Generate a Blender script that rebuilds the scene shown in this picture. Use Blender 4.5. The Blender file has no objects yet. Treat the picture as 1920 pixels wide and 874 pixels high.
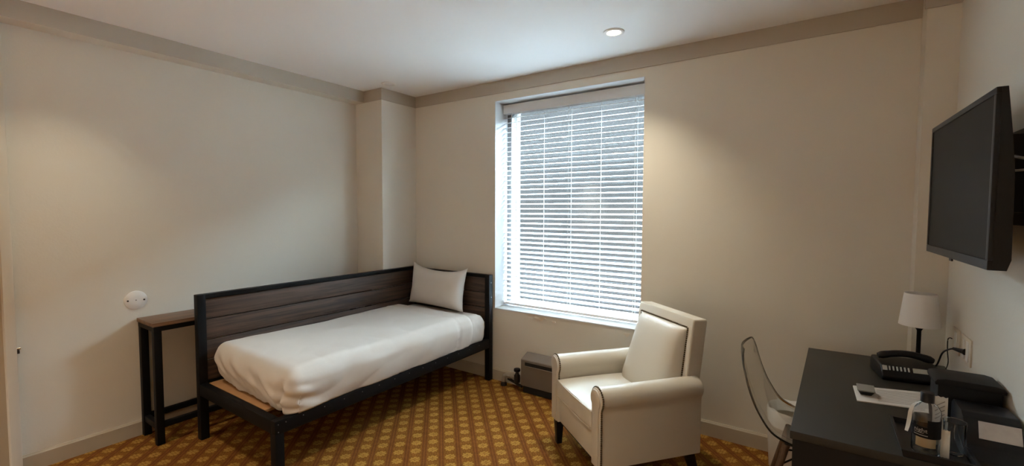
import bpy, bmesh, math, random
from mathutils import Vector, Matrix, noise
random.seed(7)
S = bpy.context.scene
COL = S.collection
PI = math.pi

# ------------------------------------------------------------------ camera
FPX, YAW, PITCH, ROLL = 841.64, 0.5973, -0.0492, 0.0035
fw = Vector((-math.sin(YAW)*math.cos(PITCH), math.cos(YAW)*math.cos(PITCH), math.sin(PITCH)))
r0 = Vector((math.cos(YAW), math.sin(YAW), 0)); u0 = r0.cross(fw)
rt = math.cos(ROLL)*r0 + math.sin(ROLL)*u0
up = -math.sin(ROLL)*r0 + math.cos(ROLL)*u0
cam_data = bpy.data.cameras.new('camera')
cam = bpy.data.objects.new('camera', cam_data); COL.objects.link(cam)
mw = Matrix.Identity(4)
for i in range(3):
    mw[i][0], mw[i][1], mw[i][2] = rt[i], up[i], -fw[i]
mw[2][3] = 1.5
cam.matrix_world = mw
cam_data.sensor_width = 36; cam_data.lens = FPX/1920*36; cam_data.clip_start = 0.02
S.camera = cam

# ------------------------------------------------------------------ light, exposure
S.view_settings.view_transform = 'Standard'
S.view_settings.look = 'None'
S.view_settings.exposure = 0.84
S.view_settings.gamma = 1.0
S.view_settings.use_curve_mapping = False
W = bpy.data.worlds.new('sky'); S.world = W; W.use_nodes = True
bg = W.node_tree.nodes['Background']
bg.inputs[1].default_value = SKY = 95.0       # overcast sky above, little light coming back up from the light well below
_n, _l = W.node_tree.nodes, W.node_tree.links
_tc, _sp, _cr = _n.new('ShaderNodeTexCoord'), _n.new('ShaderNodeSeparateXYZ'), _n.new('ShaderNodeValToRGB')
_l.new(_tc.outputs['Generated'], _sp.inputs[0]); _l.new(_sp.outputs['Z'], _cr.inputs[0]); _l.new(_cr.outputs[0], bg.inputs[0])
_mr = _n.new('ShaderNodeMapRange'); _mr.inputs[1].default_value = -1; _mr.inputs[2].default_value = 1
_l.new(_sp.outputs['Z'], _mr.inputs[0]); _l.new(_mr.outputs[0], _cr.inputs[0])
_e = _cr.color_ramp.elements
_e[0].position = 0.36; _e[0].color = (.02, .022, .025, 1)
_e[1].position = 0.54; _e[1].color = (.66, .85, 1.0, 1)
_m = _e.new(0.46); _m.color = (.05, .06, .07, 1)
S.cycles.use_denoising = True
S.cycles.max_bounces = 10; S.cycles.diffuse_bounces = 6; S.cycles.transparent_max_bounces = 16
S.cycles.sample_clamp_indirect = 12.0
LAMP_W = 31.5           # each lit recessed downlight
LAMP_COL = (1.0, 0.91, 0.72)
LAMP_COL_BACK = (1.0, 0.97, 0.90)   # whiter colour of the assumed fill lamps behind the camera
# (x, y, lit factor)
DOWNLIGHTS = [(-1.086, 2.718, 0.40), (-3.163, 2.709, 0.0), (-3.2, 0.68, 0.20),
              (-1.086, 0.60, 0.45), (-1.086, -1.45, 3.0), (-3.2, -1.45, 1.6)]  # last two are unseen, assumed on the same grid and added for fill
pl = bpy.data.lights.new('window_portal', 'AREA'); pl.shape = 'RECTANGLE'; pl.size = 1.30; pl.size_y = 1.80
pl.cycles.is_portal = True
po = bpy.data.objects.new('window_portal', pl); COL.objects.link(po)
po.location = (-1.689, 3.44, 1.543); po.rotation_euler = (-PI/2, 0, 0)

# ------------------------------------------------------------------ materials
def nt(m): return m.node_tree.nodes, m.node_tree.links
def mat(name, col, rough=0.6, metal=0.0, spec=0.5, bump=0.0, bscale=60, vary=0.0, vscale=8, **kw):
    m = bpy.data.materials.new(name); m.use_nodes = True
    N, L = nt(m); b = N['Principled BSDF']
    b.inputs['Base Color'].default_value = (*col, 1); b.inputs['Roughness'].default_value = rough
    b.inputs['Metallic'].default_value = metal; b.inputs['Specular IOR Level'].default_value = spec
    for k, v in kw.items(): b.inputs[k.replace('_', ' ')].default_value = v
    if vary or bump:
        tc = N.new('ShaderNodeTexCoord')
    if vary:
        n = N.new('ShaderNodeTexNoise'); n.inputs['Scale'].default_value = vscale; n.inputs['Detail'].default_value = 4
        mx = N.new('ShaderNodeMix'); mx.data_type = 'RGBA'
        mx.inputs[6].default_value = (*[c*(1-vary) for c in col], 1); mx.inputs[7].default_value = (*[min(1, c*(1+vary)) for c in col], 1)
        L.new(tc.outputs['Object'], n.inputs['Vector']); L.new(n.outputs['Fac'], mx.inputs[0]); L.new(mx.outputs[2], b.inputs['Base Color'])
    if bump:
        n2 = N.new('ShaderNodeTexNoise'); n2.inputs['Scale'].default_value = bscale; n2.inputs['Detail'].default_value = 3
        bp = N.new('ShaderNodeBump'); bp.inputs['Strength'].default_value = bump; bp.inputs['Distance'].default_value = 0.004
        L.new(tc.outputs['Object'], n2.inputs['Vector']); L.new(n2.outputs['Fac'], bp.inputs['Height']); L.new(bp.outputs[0], b.inputs['Normal'])
    return m

def wood(name, dark, light, axis, scale=1.0, rough=0.55):
    m = bpy.data.materials.new(name); m.use_nodes = True
    N, L = nt(m); b = N['Principled BSDF']; b.inputs['Roughness'].default_value = rough
    tc = N.new('ShaderNodeTexCoord'); mp = N.new('ShaderNodeMapping')
    sc = [38*scale]*3; sc[axis] = 1.6*scale
    mp.inputs['Scale'].default_value = sc
    n = N.new('ShaderNodeTexNoise'); n.inputs['Scale'].default_value = 1.0; n.inputs['Detail'].default_value = 6; n.inputs['Roughness'].default_value = .65
    n.inputs['Distortion'].default_value = .8
    cr = N.new('ShaderNodeValToRGB')
    cr.color_ramp.elements[0].position = .36; cr.color_ramp.elements[0].color = (*dark, 1)
    cr.color_ramp.elements[1].position = .68; cr.color_ramp.elements[1].color = (*light, 1)
    bp = N.new('ShaderNodeBump'); bp.inputs['Strength'].default_value = .25; bp.inputs['Distance'].default_value = .003
    L.new(tc.outputs['Object'], mp.inputs[0]); L.new(mp.outputs[0], n.inputs['Vector'])
    L.new(n.outputs['Fac'], cr.inputs[0]); L.new(cr.outputs[0], b.inputs['Base Color'])
    L.new(n.outputs['Fac'], bp.inputs['Height']); L.new(bp.outputs[0], b.inputs['Normal'])
    return m

def emis(name, col, strength):
    m = bpy.data.materials.new(name); m.use_nodes = True
    N, L = nt(m); b = N['Principled BSDF']
    b.inputs['Base Color'].default_value = (.9, .9, .88, 1)
    b.inputs['Emission Color'].default_value = (*col, 1); b.inputs['Emission Strength'].default_value = strength
    return m

def carpet():
    m = bpy.data.materials.new('patterned_carpet'); m.use_nodes = True
    N, L = nt(m); b = N['Principled BSDF']; b.inputs['Roughness'].default_value = .95; b.inputs['Specular IOR Level'].default_value = .1
    def M(op, a, c=None, d=None):
        n = N.new('ShaderNodeMath'); n.operation = op
        for i, v in enumerate((a, c, d)):
            if v is None: continue
            if isinstance(v, (int, float)): n.inputs[i].default_value = v
            else: L.new(v, n.inputs[i])
        return n.outputs[0]
    tc = N.new('ShaderNodeTexCoord'); mp = N.new('ShaderNodeMapping'); mp.vector_type = 'TEXTURE'
    mp.inputs['Rotation'].default_value = (0, 0, math.radians(43.3))
    L.new(tc.outputs['Object'], mp.inputs[0])
    sp = N.new('ShaderNodeSeparateXYZ'); L.new(mp.outputs[0], sp.inputs[0])
    wob = N.new('ShaderNodeTexNoise'); wob.inputs['Scale'].default_value = 55; L.new(tc.outputs['Object'], wob.inputs['Vector'])
    w = M('MULTIPLY', M('SUBTRACT', wob.outputs['Fac'], .5), .09)
    def cell(v, P):
        f = M('FRACT', M('DIVIDE', v, P))
        return M('ADD', M('SUBTRACT', f, .5), w)
    x, y = cell(sp.outputs[0], .105), cell(sp.outputs[1], .098)
    ax, ay = M('ABSOLUTE', x), M('ABSOLUTE', y)
    mn, mxx = M('MINIMUM', ax, ay), M('MAXIMUM', ax, ay)
    # gold snowflake: a plus, a saltire and a boss, with dark strokes in it
    plus = M('MULTIPLY', M('LESS_THAN', mn, .085), M('LESS_THAN', mxx, .30))
    salt = M('MULTIPLY', M('LESS_THAN', M('ABSOLUTE', M('SUBTRACT', ax, ay)), .085), M('LESS_THAN', mxx, .25))
    fl = M('MINIMUM', 1, M('ADD', plus, salt))
    strokes = M('MULTIPLY', M('LESS_THAN', mn, .024), M('MULTIPLY', M('GREATER_THAN', mxx, .035), M('LESS_THAN', mxx, .16)))
    fl = M('MULTIPLY', fl, M('SUBTRACT', 1, strokes))
    # small gold dots between flowers
    dx = M('ABSOLUTE', M('SUBTRACT', M('FRACT', M('MULTIPLY', M('ADD', x, .5), 7)), .5))
    dy = M('ABSOLUTE', M('SUBTRACT', M('FRACT', M('MULTIPLY', M('ADD', y, .5), 7)), .5))
    dots = M('MULTIPLY', M('LESS_THAN', M('ADD', dx, dy), .34), M('GREATER_THAN', mxx, .33))
    # dark red twin lines running one way
    line = M('LESS_THAN', M('ABSOLUTE', M('SUBTRACT', ax, .42)), .028)
    band = M('GREATER_THAN', ax, .34)
    def mixc(fac, A, B):
        mx = N.new('ShaderNodeMix'); mx.data_type = 'RGBA'
        L.new(fac, mx.inputs[0])
        for i, c in ((6, A), (7, B)):
            if isinstance(c, tuple): mx.inputs[i].default_value = (*c, 1)
            else: L.new(c, mx.inputs[i])
        return mx.outputs[2]
    c = mixc(band, (0.1665, 0.063, 0.0086), (0.1602, 0.054, 0.0099))
    c = mixc(M('MULTIPLY', dots, .5), c, (.28, .125, .028))
    c = mixc(M('MULTIPLY', line, .7), c, (.085, .020, .005))
    c = mixc(fl, c, (.31, .165, .030))
    n = N.new('ShaderNodeTexNoise'); n.inputs['Scale'].default_value = 260; n.inputs['Detail'].default_value = 3
    L.new(tc.outputs['Object'], n.inputs['Vector'])
    n3 = N.new('ShaderNodeTexNoise'); n3.inputs['Scale'].default_value = 30; L.new(tc.outputs['Object'], n3.inputs['Vector'])
    k = M('MULTIPLY', M('ADD', .55, M('MULTIPLY', n.outputs['Fac'], .9)), M('ADD', .7, M('MULTIPLY', n3.outputs['Fac'], .6)))
    vm = N.new('ShaderNodeVectorMath'); vm.operation = 'SCALE'; L.new(c, vm.inputs[0]); L.new(k, vm.inputs['Scale'])
    L.new(vm.outputs[0], b.inputs['Base Color'])
    bp = N.new('ShaderNodeBump'); bp.inputs['Strength'].default_value = .5; bp.inputs['Distance'].default_value = .004
    L.new(n.outputs['Fac'], bp.inputs['Height']); L.new(bp.outputs[0], b.inputs['Normal'])
    return m

def brick():
    m = bpy.data.materials.new('outside_brick'); m.use_nodes = True
    N, L = nt(m); b = N['Principled BSDF']; b.inputs['Roughness'].default_value = 1; b.inputs['Specular IOR Level'].default_value = 0
    tc = N.new('ShaderNodeTexCoord'); mp = N.new('ShaderNodeMapping'); mp.inputs['Rotation'].default_value = (PI/2, 0, 0)
    br = N.new('ShaderNodeTexBrick'); br.inputs['Scale'].default_value = 4.4
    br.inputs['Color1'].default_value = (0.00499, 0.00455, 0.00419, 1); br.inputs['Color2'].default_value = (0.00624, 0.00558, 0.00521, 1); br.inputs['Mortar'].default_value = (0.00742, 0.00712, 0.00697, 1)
    L.new(tc.outputs['Object'], mp.inputs[0]); L.new(mp.outputs[0], br.inputs['Vector']); L.new(br.outputs['Color'], b.inputs['Base Color'])
    return m

WALLC = (.67, .625, .54)
M_wall = mat('wall_paint', WALLC, .75, spec=.25, bump=.12, bscale=90, vary=.03, vscale=1.5)
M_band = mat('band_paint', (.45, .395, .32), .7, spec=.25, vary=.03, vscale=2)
M_base = mat('baseboard_paint', (.44, .375, .285), .5, spec=.4)
M_ceil = mat('ceiling_paint', (.86, .86, .85), .7, spec=.25)
M_white = mat('white_gloss_paint', (.80, .80, .78), .4)
M_brick = brick()
M_carpet = carpet()
M_slat = mat('blind_slat', (.74, .745, .75), .45)
M_cord = mat('blind_cord', (.55, .55, .55), .7)
M_metal = mat('black_metal', (.0055, .0055, .006), .5, spec=.14, vary=.3, vscale=20)
M_screw = mat('screw_metal', (.16, .16, .16), .45, metal=1)
M_plank_y = wood('plank_wood', (.026, .014, .009), (.105, .060, .038), 1)
M_plank_x = wood('plank_wood_head', (.026, .014, .009), (.105, .060, .038), 0)
M_contop = wood('console_wood', (.07, .035, .018), (.22, .12, .065), 1, rough=.4)
M_ply = mat('plywood', (.46, .24, .10), .6, vary=.15, vscale=12)
M_sheet = mat('white_sheet', (.60, .55, .505), .85, spec=.2, bump=.06, bscale=30)
M_duvet = mat('white_duvet', (.61, .56, .51), .85, spec=.2, bump=.10, bscale=24)
M_pillow = mat('white_pillowcase', (.62, .58, .535), .85, spec=.2, bump=.08, bscale=26)
M_leather = mat('cream_leather', (.575, .53, .45), .36, spec=.45, bump=.05, bscale=170, vary=.03, vscale=5)
M_nail = mat('bronze_nail', (.12, .095, .06), .35, metal=1)
M_legdark = mat('dark_leg', (.008, .007, .007), .4, spec=.3)
M_desk = mat('black_desk', (.022, .020, .016), .45, spec=.3, vary=.12, vscale=3)
M_deskside = mat('black_desk_side', (.006, .006, .007), .5, spec=.25)
M_glassclear = mat('clear_polycarbonate', (.93, .93, .91), .03, Transmission_Weight=1.0, IOR=1.42)
M_dowel = wood('dowel_wood', (.06, .03, .015), (.17, .095, .05), 2)
M_plastic = mat('black_plastic', (.007, .007, .009), .4, spec=.3)
M_plastic2 = mat('black_leatherette', (.007, .007, .008), .55, spec=.25, bump=.1, bscale=200)
M_screen = mat('tv_screen', (.017, .0155, .013), .5, spec=.08)
M_shade = mat('lamp_shade_cloth', (.72, .69, .66), .9, spec=.1)
M_paper = mat('white_paper', (.62, .58, .53), .8, spec=.1)
M_grey = mat('grey_card', (.22, .21, .19), .6)
M_gold = mat('gold_label', (.46, .33, .18), .5)
M_black_label = mat('black_label', (.006, .0055, .006), .6, spec=.15)
M_bottle = mat('bottle_plastic', (.97, .98, .98), .04, Transmission_Weight=1.0, IOR=1.33)
M_plate = mat('ivory_plate', (.66, .58, .47), .45)
M_plate_white = mat('white_plate', (.74, .72, .68), .45)
M_rad = mat('taupe_enamel', (.175, .145, .118), .45, vary=.12, vscale=6)
M_dark = mat('dark_gap', (.012, .011, .010), .8)
M_pipe = mat('painted_pipe', (.36, .31, .24), .4, metal=.3)
M_iron = mat('dark_iron', (.035, .030, .026), .45, metal=.4)
M_bin = mat('cream_bin', (.66, .62, .54), .5)
M_liner = mat('bin_liner', (.80, .80, .78), .35, bump=.6, bscale=45)
M_lit = emis('lit_diffuser', (1.0, .88, .62), 9.0)
M_unlit = mat('unlit_diffuser', (.72, .72, .70), .4)
M_trimring = mat('light_trim', (.82, .81, .78), .4)
M_glass = bpy.data.materials.new('window_glass'); M_glass.use_nodes = True
_N, _L = nt(M_glass); _N.remove(_N['Principled BSDF'])
_t, _g, _x = _N.new('ShaderNodeBsdfTransparent'), _N.new('ShaderNodeBsdfGlossy'), _N.new('ShaderNodeMixShader')
_t.inputs[0].default_value = (.95, .97, .97, 1); _g.inputs['Roughness'].default_value = 0.0; _x.inputs[0].default_value = .05
_L.new(_t.outputs[0], _x.inputs[1]); _L.new(_g.outputs[0], _x.inputs[2]); _L.new(_x.outputs[0], _N['Material Output'].inputs[0])
M_flake = mat('paint_flake', (.66, .57, .46), .6)
M_chrome = mat('nickel', (.55, .50, .42), .25, metal=1)

# ------------------------------------------------------------------ mesh helpers
def box(bm, x0, x1, y0, y1, z0, z1, bev=0.0, seg=2, M=None):
    vs = [bm.verts.new((x, y, z)) for z in (z0, z1) for y in (y0, y1) for x in (x0, x1)]
    F = [bm.faces.new([vs[i] for i in q]) for q in ((0, 2, 3, 1), (4, 5, 7, 6), (0, 1, 5, 4), (2, 6, 7, 3), (0, 4, 6, 2), (1, 3, 7, 5))]
    if bev:
        es = list({e for f in F for e in f.edges})
        r = bmesh.ops.bevel(bm, geom=es, offset=bev, segments=seg, affect='EDGES', profile=.6)
        if M: bmesh.ops.transform(bm, matrix=M, verts=list({v for f in r['faces'] for v in f.verts} | {v for v in vs if v.is_valid}))
    elif M: bmesh.ops.transform(bm, matrix=M, verts=vs)
    return bm
def B(*a, **k):
    bm = bmesh.new(); box(bm, *a, **k); return bm
def hexa(bm, bottom, top, bev=0.0):
    v = [bm.verts.new(p) for p in bottom] + [bm.verts.new(p) for p in top]
    F = [bm.faces.new(v[:4][::-1]), bm.faces.new(v[4:])]
    for i in range(4):
        j = (i+1) % 4; F.append(bm.faces.new((v[i], v[j], v[4+j], v[4+i])))
    if bev: bmesh.ops.bevel(bm, geom=list({e for f in F for e in f.edges}), offset=bev, segments=2, affect='EDGES', profile=.6)
    return bm
def prism(bm, prof, axis, a0, a1, bev=0.0, seg=2, cap_only=False):
    """extrude a closed 2-D profile along axis; profile coordinates are the two other axes in order"""
    def P(p, a):
        q = list(p); q.insert(axis, a); return q
    A = [bm.verts.new(P(p, a0)) for p in prof]; Z = [bm.verts.new(P(p, a1)) for p in prof]
    n = len(prof); F = [bm.faces.new(A[::-1]), bm.faces.new(Z)]
    S_ = []
    for i in range(n):
        j = (i+1) % n; f = bm.faces.new((A[i], A[j], Z[j], Z[i])); F.append(f); S_.append(f)
    bmesh.ops.recalc_face_normals(bm, faces=F)
    if bev:
        es = set(F[0].edges) | set(F[1].edges)
        if not cap_only: es |= {e for f in S_ for e in f.edges}
        bmesh.ops.bevel(bm, geom=list(es), offset=bev, segments=seg, affect='EDGES', profile=.6)
    return bm
def tube(bm, pts, r, n=10, caps=True):
    pts = [Vector(p) for p in pts]; rings = []
    ref = Vector((0, 0, 1))
    for i, p in enumerate(pts):
        d = (pts[min(i+1, len(pts)-1)] - pts[max(i-1, 0)]).normalized()
        a = d.cross(ref)
        if a.length < .05: a = d.cross(Vector((1, 0, 0)))
        a.normalize(); b = d.cross(a)
        rr = r[i] if isinstance(r, (list, tuple)) else r
        rings.append([bm.verts.new(p + rr*(math.cos(2*PI*k/n)*a + math.sin(2*PI*k/n)*b)) for k in range(n)])
    F = []
    for i in range(len(rings)-1):
        # match ring phase
        for k in range(n):
            F.append(bm.faces.new((rings[i][k], rings[i][(k+1) % n], rings[i+1][(k+1) % n], rings[i+1][k])))
    if caps: F += [bm.faces.new(rings[0][::-1]), bm.faces.new(rings[-1])]
    bmesh.ops.recalc_face_normals(bm, faces=F)
    return bm
def smooth_path(P, k=8):
    P = [Vector(p) for p in P]; out = []
    Q = [P[0]*2-P[1]] + P + [P[-1]*2-P[-2]]
    for i in range(1, len(Q)-2):
        for j in range(k):
            t = j/k
            out.append(.5*((2*Q[i]) + (-Q[i-1]+Q[i+1])*t + (2*Q[i-1]-5*Q[i]+4*Q[i+1]-Q[i+2])*t*t + (-Q[i-1]+3*Q[i]-3*Q[i+1]+Q[i+2])*t**3))
    out.append(P[-1]); return out
def lathe(bm, prof, c=(0, 0, 0), n=32, closed=False):
    rings = []
    for r, z in prof:
        rings.append([bm.verts.new((c[0]+r*math.cos(2*PI*k/n), c[1]+r*math.sin(2*PI*k/n), c[2]+z)) for k in range(n)])
    F = []
    m = len(rings)
    for i in range(m if closed else m-1):
        j = (i+1) % m
        for k in range(n):
            F.append(bm.faces.new((rings[i][k], rings[i][(k+1) % n], rings[j][(k+1) % n], rings[j][k])))
    if not closed: F += [bm.faces.new(rings[0][::-1]), bm.faces.new(rings[-1])]
    bmesh.ops.recalc_face_normals(bm, faces=F)
    return bm
def soft_box(x0, x1, y0, y1, z0, z1, r, cuts=(40, 60, 14), fn=None, drop=None):
    """rounded box with a grid on each side; fn(p, n) moves points; drop(n) removes faces"""
    bm = bmesh.new(); c = Vector(((x0+x1)/2, (y0+y1)/2, (z0+z1)/2)); h = Vector(((x1-x0)/2, (y1-y0)/2, (z1-z0)/2))
    cache = {}
    def V(i, j, k):
        if (i, j, k) not in cache:
            p = Vector((-h.x+2*h.x*i/cuts[0], -h.y+2*h.y*j/cuts[1], -h.z+2*h.z*k/cuts[2]))
            q = Vector([max(-(h[a]-r), min(h[a]-r, p[a])) for a in range(3)])
            # spread the outermost rows over the rounding
            d = p-q; L_ = d.length
            n = d.normalized() if L_ > 1e-9 else Vector((0, 0, 1))
            p = q + n*r if L_ > 1e-9 else p
            p = p + c
            if fn: p = p + fn(p, n)
            cache[(i, j, k)] = bm.verts.new(p)
        return cache[(i, j, k)]
    a, b, g = cuts
    for i in range(a):
        for j in range(b):
            bm.faces.new((V(i, j, 0), V(i, j+1, 0), V(i+1, j+1, 0), V(i+1, j, 0)))
            bm.faces.new((V(i, j, g), V(i+1, j, g), V(i+1, j+1, g), V(i, j+1, g)))
    for i in range(a):
        for k in range(g):
            bm.faces.new((V(i, 0, k), V(i+1, 0, k), V(i+1, 0, k+1), V(i, 0, k+1)))
            bm.faces.new((V(i, b, k), V(i, b, k+1), V(i+1, b, k+1), V(i+1, b, k)))
    for j in range(b):
        for k in range(g):
            bm.faces.new((V(0, j, k), V(0, j, k+1), V(0, j+1, k+1), V(0, j+1, k)))
            bm.faces.new((V(a, j, k), V(a, j+1, k), V(a, j+1, k+1), V(a, j, k+1)))
    bm.normal_update()
    if drop:
        bmesh.ops.delete(bm, geom=[f for f in bm.faces if drop(f)], context='FACES')
    return bm
def dome(bm, p, r, M=None):
    res = bmesh.ops.create_uvsphere(bm, u_segments=8, v_segments=5, radius=r)
    bmesh.ops.translate(bm, verts=res['verts'], vec=p)

def top_of(o):
    while o.parent: o = o.parent
    return o
def part(name, bm, m, parent=None, loc=None, world=True, smooth=40, mats=None):
    """one mesh object; vertices are given in world space (world=True) or in the root's local space"""
    off = Vector((0, 0, 0))
    if parent is not None and world: off = top_of(parent).location
    if parent is None and loc is not None: off = Vector(loc)
    if off.length: bmesh.ops.translate(bm, verts=bm.verts, vec=-off)
    me = bpy.data.meshes.new(name); bm.to_mesh(me); bm.free()
    for mm in (mats or [m]): me.materials.append(mm)
    if smooth is not None:
        for p in me.polygons: p.use_smooth = True
        me.set_sharp_from_angle(angle=math.radians(smooth))
    o = bpy.data.objects.new(name, me); COL.objects.link(o)
    if parent is not None: o.parent = parent
    elif loc is not None: o.location = loc
    return o
def tag(o, label=None, cat=None, group=None, kind=None):
    if label: o['label'] = label
    if cat: o['category'] = cat
    if group: o['group'] = group
    if kind: o['kind'] = kind
    return o
def thing(name, loc, label, cat, group=None, rz=0.0):
    o = bpy.data.objects.new(name, None); COL.objects.link(o); o.empty_display_size = .1
    o.location = loc; o.rotation_euler = (0, 0, rz)
    return tag(o, label, cat, group)
def struct(name, bm, m, label, cat, **k):
    return tag(part(name, bm, m, **k), label, cat, kind='structure')

# ------------------------------------------------------------------ the room
XL, XB, XC, XR = -3.695, -3.563, -3.324, 0.547      # left wall, beam face, column face, right wall
YW, YC, YP = 3.179, 2.760, 3.054                    # window wall, column front, pilaster front
YB = -2.4
H, ZB = 2.617, 2.511
WX0, WX1, WZ0, WZ1 = -2.345, -1.033, .636, 2.451     # window opening

struct('floor', B(XL-.3, XR+.15, YB-.15, YW+.02, -.1, 0), M_carpet, 'orange and gold patterned carpet over the whole floor', 'floor', smooth=None)
struct('ceiling', B(XL-.3, XR+.15, YB-.15, YW+.4, H, H+.12), M_ceil, 'white painted ceiling with recessed downlights', 'ceiling', smooth=None)
bm = bmesh.new()
box(bm, XL-.12, XL, .489, YW+.4, 0, H)
box(bm, XL-.12, XL, -.46, .489, 2.47, H)
box(bm, XL-.12, XL, YB, -.46, 0, H)
box(bm, XL-.22, XL-.12, YB, .7, 0, H)  # unseen backing added behind the door to keep skylight from leaking in
struct('wall_left', bm, M_wall, 'long beige wall behind the daybed', 'wall', smooth=None)
bm = bmesh.new(); YO = YW+.40
box(bm, XL, WX0, YW, YO, 0, H); box(bm, WX1, XR+.12, YW, YO, 0, H)
box(bm, WX0, WX1, YW, YO, 0, WZ0); box(bm, WX0, WX1, YW, YO, WZ1, H)
ww = struct('wall_far', bm, M_wall, 'beige wall with the window in it', 'wall', smooth=None)
struct('wall_right', B(XR, XR+.12, YB, YW, 0, H), M_wall, 'beige wall with the television', 'wall', smooth=None)
struct('wall_back', B(XL-.12, XR+.12, YB-.12, YB, 0, H), M_wall, 'beige wall behind the camera', 'wall', smooth=None)
bm = B(XL, XC, YC, YW, 0, H)
struct('column', bm, M_wall, 'square beige column in the corner behind the bed', 'column', smooth=None)
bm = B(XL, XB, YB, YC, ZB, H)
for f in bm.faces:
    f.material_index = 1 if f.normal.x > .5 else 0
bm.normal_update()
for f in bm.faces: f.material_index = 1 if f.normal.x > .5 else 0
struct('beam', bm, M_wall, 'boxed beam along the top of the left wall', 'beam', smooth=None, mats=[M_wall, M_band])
struct('pilaster', B(.420, XR, YP, YW, 0, H), M_wall, 'shallow beige pilaster in the corner behind the lamp', 'pilaster', smooth=None)
T = .009
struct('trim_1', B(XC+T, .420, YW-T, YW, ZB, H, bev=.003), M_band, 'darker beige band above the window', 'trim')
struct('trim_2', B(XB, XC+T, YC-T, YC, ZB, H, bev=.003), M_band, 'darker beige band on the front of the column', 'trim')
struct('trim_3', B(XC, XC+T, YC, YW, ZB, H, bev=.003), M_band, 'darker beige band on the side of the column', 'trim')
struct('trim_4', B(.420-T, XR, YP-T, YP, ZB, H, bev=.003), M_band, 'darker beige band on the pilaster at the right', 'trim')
def baseprof(d, t=.014, h=.101): return [(0, 0), (d*t, 0), (d*t, h-.012), (d*t*.55, h-.004), (d*t*.45, h), (0, h)]
def basey(name, x, d, y0, y1, label):
    bm = bmesh.new(); prism(bm, [(x+p, z) for p, z in baseprof(d)], 1, y0, y1)
    struct(name, bm, M_base, label, 'baseboard', smooth=25)
def basex(name, y, d, x0, x1, label):
    bm = bmesh.new(); prism(bm, [(y+p, z) for p, z in baseprof(d)], 0, x0, x1)
    struct(name, bm, M_base, label, 'baseboard', smooth=25)
basey('baseboard_left', XL, 1, .489, YC, 'beige baseboard at the foot of the left wall')
basex('baseboard_column', YC, -1, XL, XC+.014, 'beige baseboard at the foot of the column front')
basex('baseboard_far', YW, -1, XC, -2.10, 'beige baseboard under the window beside the bed leg')
basex('baseboard_corner', YW, -1, -.98, .42, 'beige baseboard between armchair and desk')
basey('baseboard_right', XR, -1, YB, YP, 'beige baseboard at the foot of the right wall')

# door casing at the left edge of the view
dr = struct('door_1', B(XL-.075, XL-.035, -.44, .47, 0.005, 2.462, bev=.002), mat('door_paint', (.50, .45, .37), .5), 'painted door in the left wall', 'door')
bm = bmesh.new()
M_case = mat('casing_paint', (.62, .57, .48), .45)
box(bm, XL-.10, XL+.030, .447, .489, 0, 2.49, bev=.003); box(bm, XL-.10, XL+.030, -.50, -.458, 0, 2.49, bev=.003)
box(bm, XL-.10, XL+.030, -.458, .447, 2.45, 2.49, bev=.003)
part('door_casing', bm, M_case, dr)
bm = bmesh.new(); tube(bm, [(XL+.012, .478, .719), (XL+.012, .505, .719)], .006, 10)
lt = part('latch_bolt', bm, M_chrome, dr)
bm = bmesh.new(); box(bm, XL+.004, XL+.016, .489, .501, .690, .711, bev=.002); part('latch_keeper', bm, M_iron, dr)

# window: white reveal, frame, sash bars, glass
win = struct('window_1', B(WX0, WX1, YW+.185, YW+.225, WZ0, WZ0+.045, bev=.004), M_white, 'white window behind the blind', 'window')
t = .012
bm = bmesh.new()
YI = YW+.187
box(bm, WX0, WX0+.004, YW-.001, YI, WZ0, WZ1); box(bm, WX1-.004, WX1, YW-.001, YI, WZ0, WZ1)
box(bm, WX0, WX1, YW-.001, YI, WZ1-.004, WZ1)
part('window_reveal', bm, mat('reveal_paint', (.62, .62, .615), .6), win, smooth=None)
bm = bmesh.new()
box(bm, WX0, WX0+.004, YI, YO, WZ0, WZ1); box(bm, WX1-.004, WX1, YI, YO, WZ0, WZ1); box(bm, WX0, WX1, YI, YO, WZ1-.004, WZ1); box(bm, WX0, WX1, YI+.04, YO, WZ0-.006, WZ0+.004)
part('outer_jamb', bm, mat('outer_stone', (.09, .085, .08), .9, spec=.1), win, smooth=None)
part('window_sill', B(WX0, WX1, YW-.004, YI, WZ0-.006, WZ0+.006, bev=.002), mat('sill_paint', (.60, .60, .595), .5), win)
bm = bmesh.new()
y0, y1 = YW+.185, YW+.225
box(bm, WX0+.004, WX0+.05, y0, y1, WZ0+.04, WZ1-.05, bev=.003); box(bm, WX1-.05, WX1-.004, y0, y1, WZ0+.04, WZ1-.05, bev=.003)
box(bm, WX0+.004, WX1-.004, y0, y1, WZ1-.05, WZ1-.004, bev=.003)
part('window_frame', bm, mat('frame_paint', (.17, .17, .17), .5), win)
part('window_glass', B(WX0+.05, WX1-.05, y0+.018, y0+.022, WZ0+.045, WZ1-.05), M_glass, win, smooth=None)
# neighbouring building across the light well
struct('wall_outside', B(-42, 40, 7.6, 7.9, -6, 4.4), M_brick, 'grey brown brick building outside the window', 'building', smooth=None)
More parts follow.
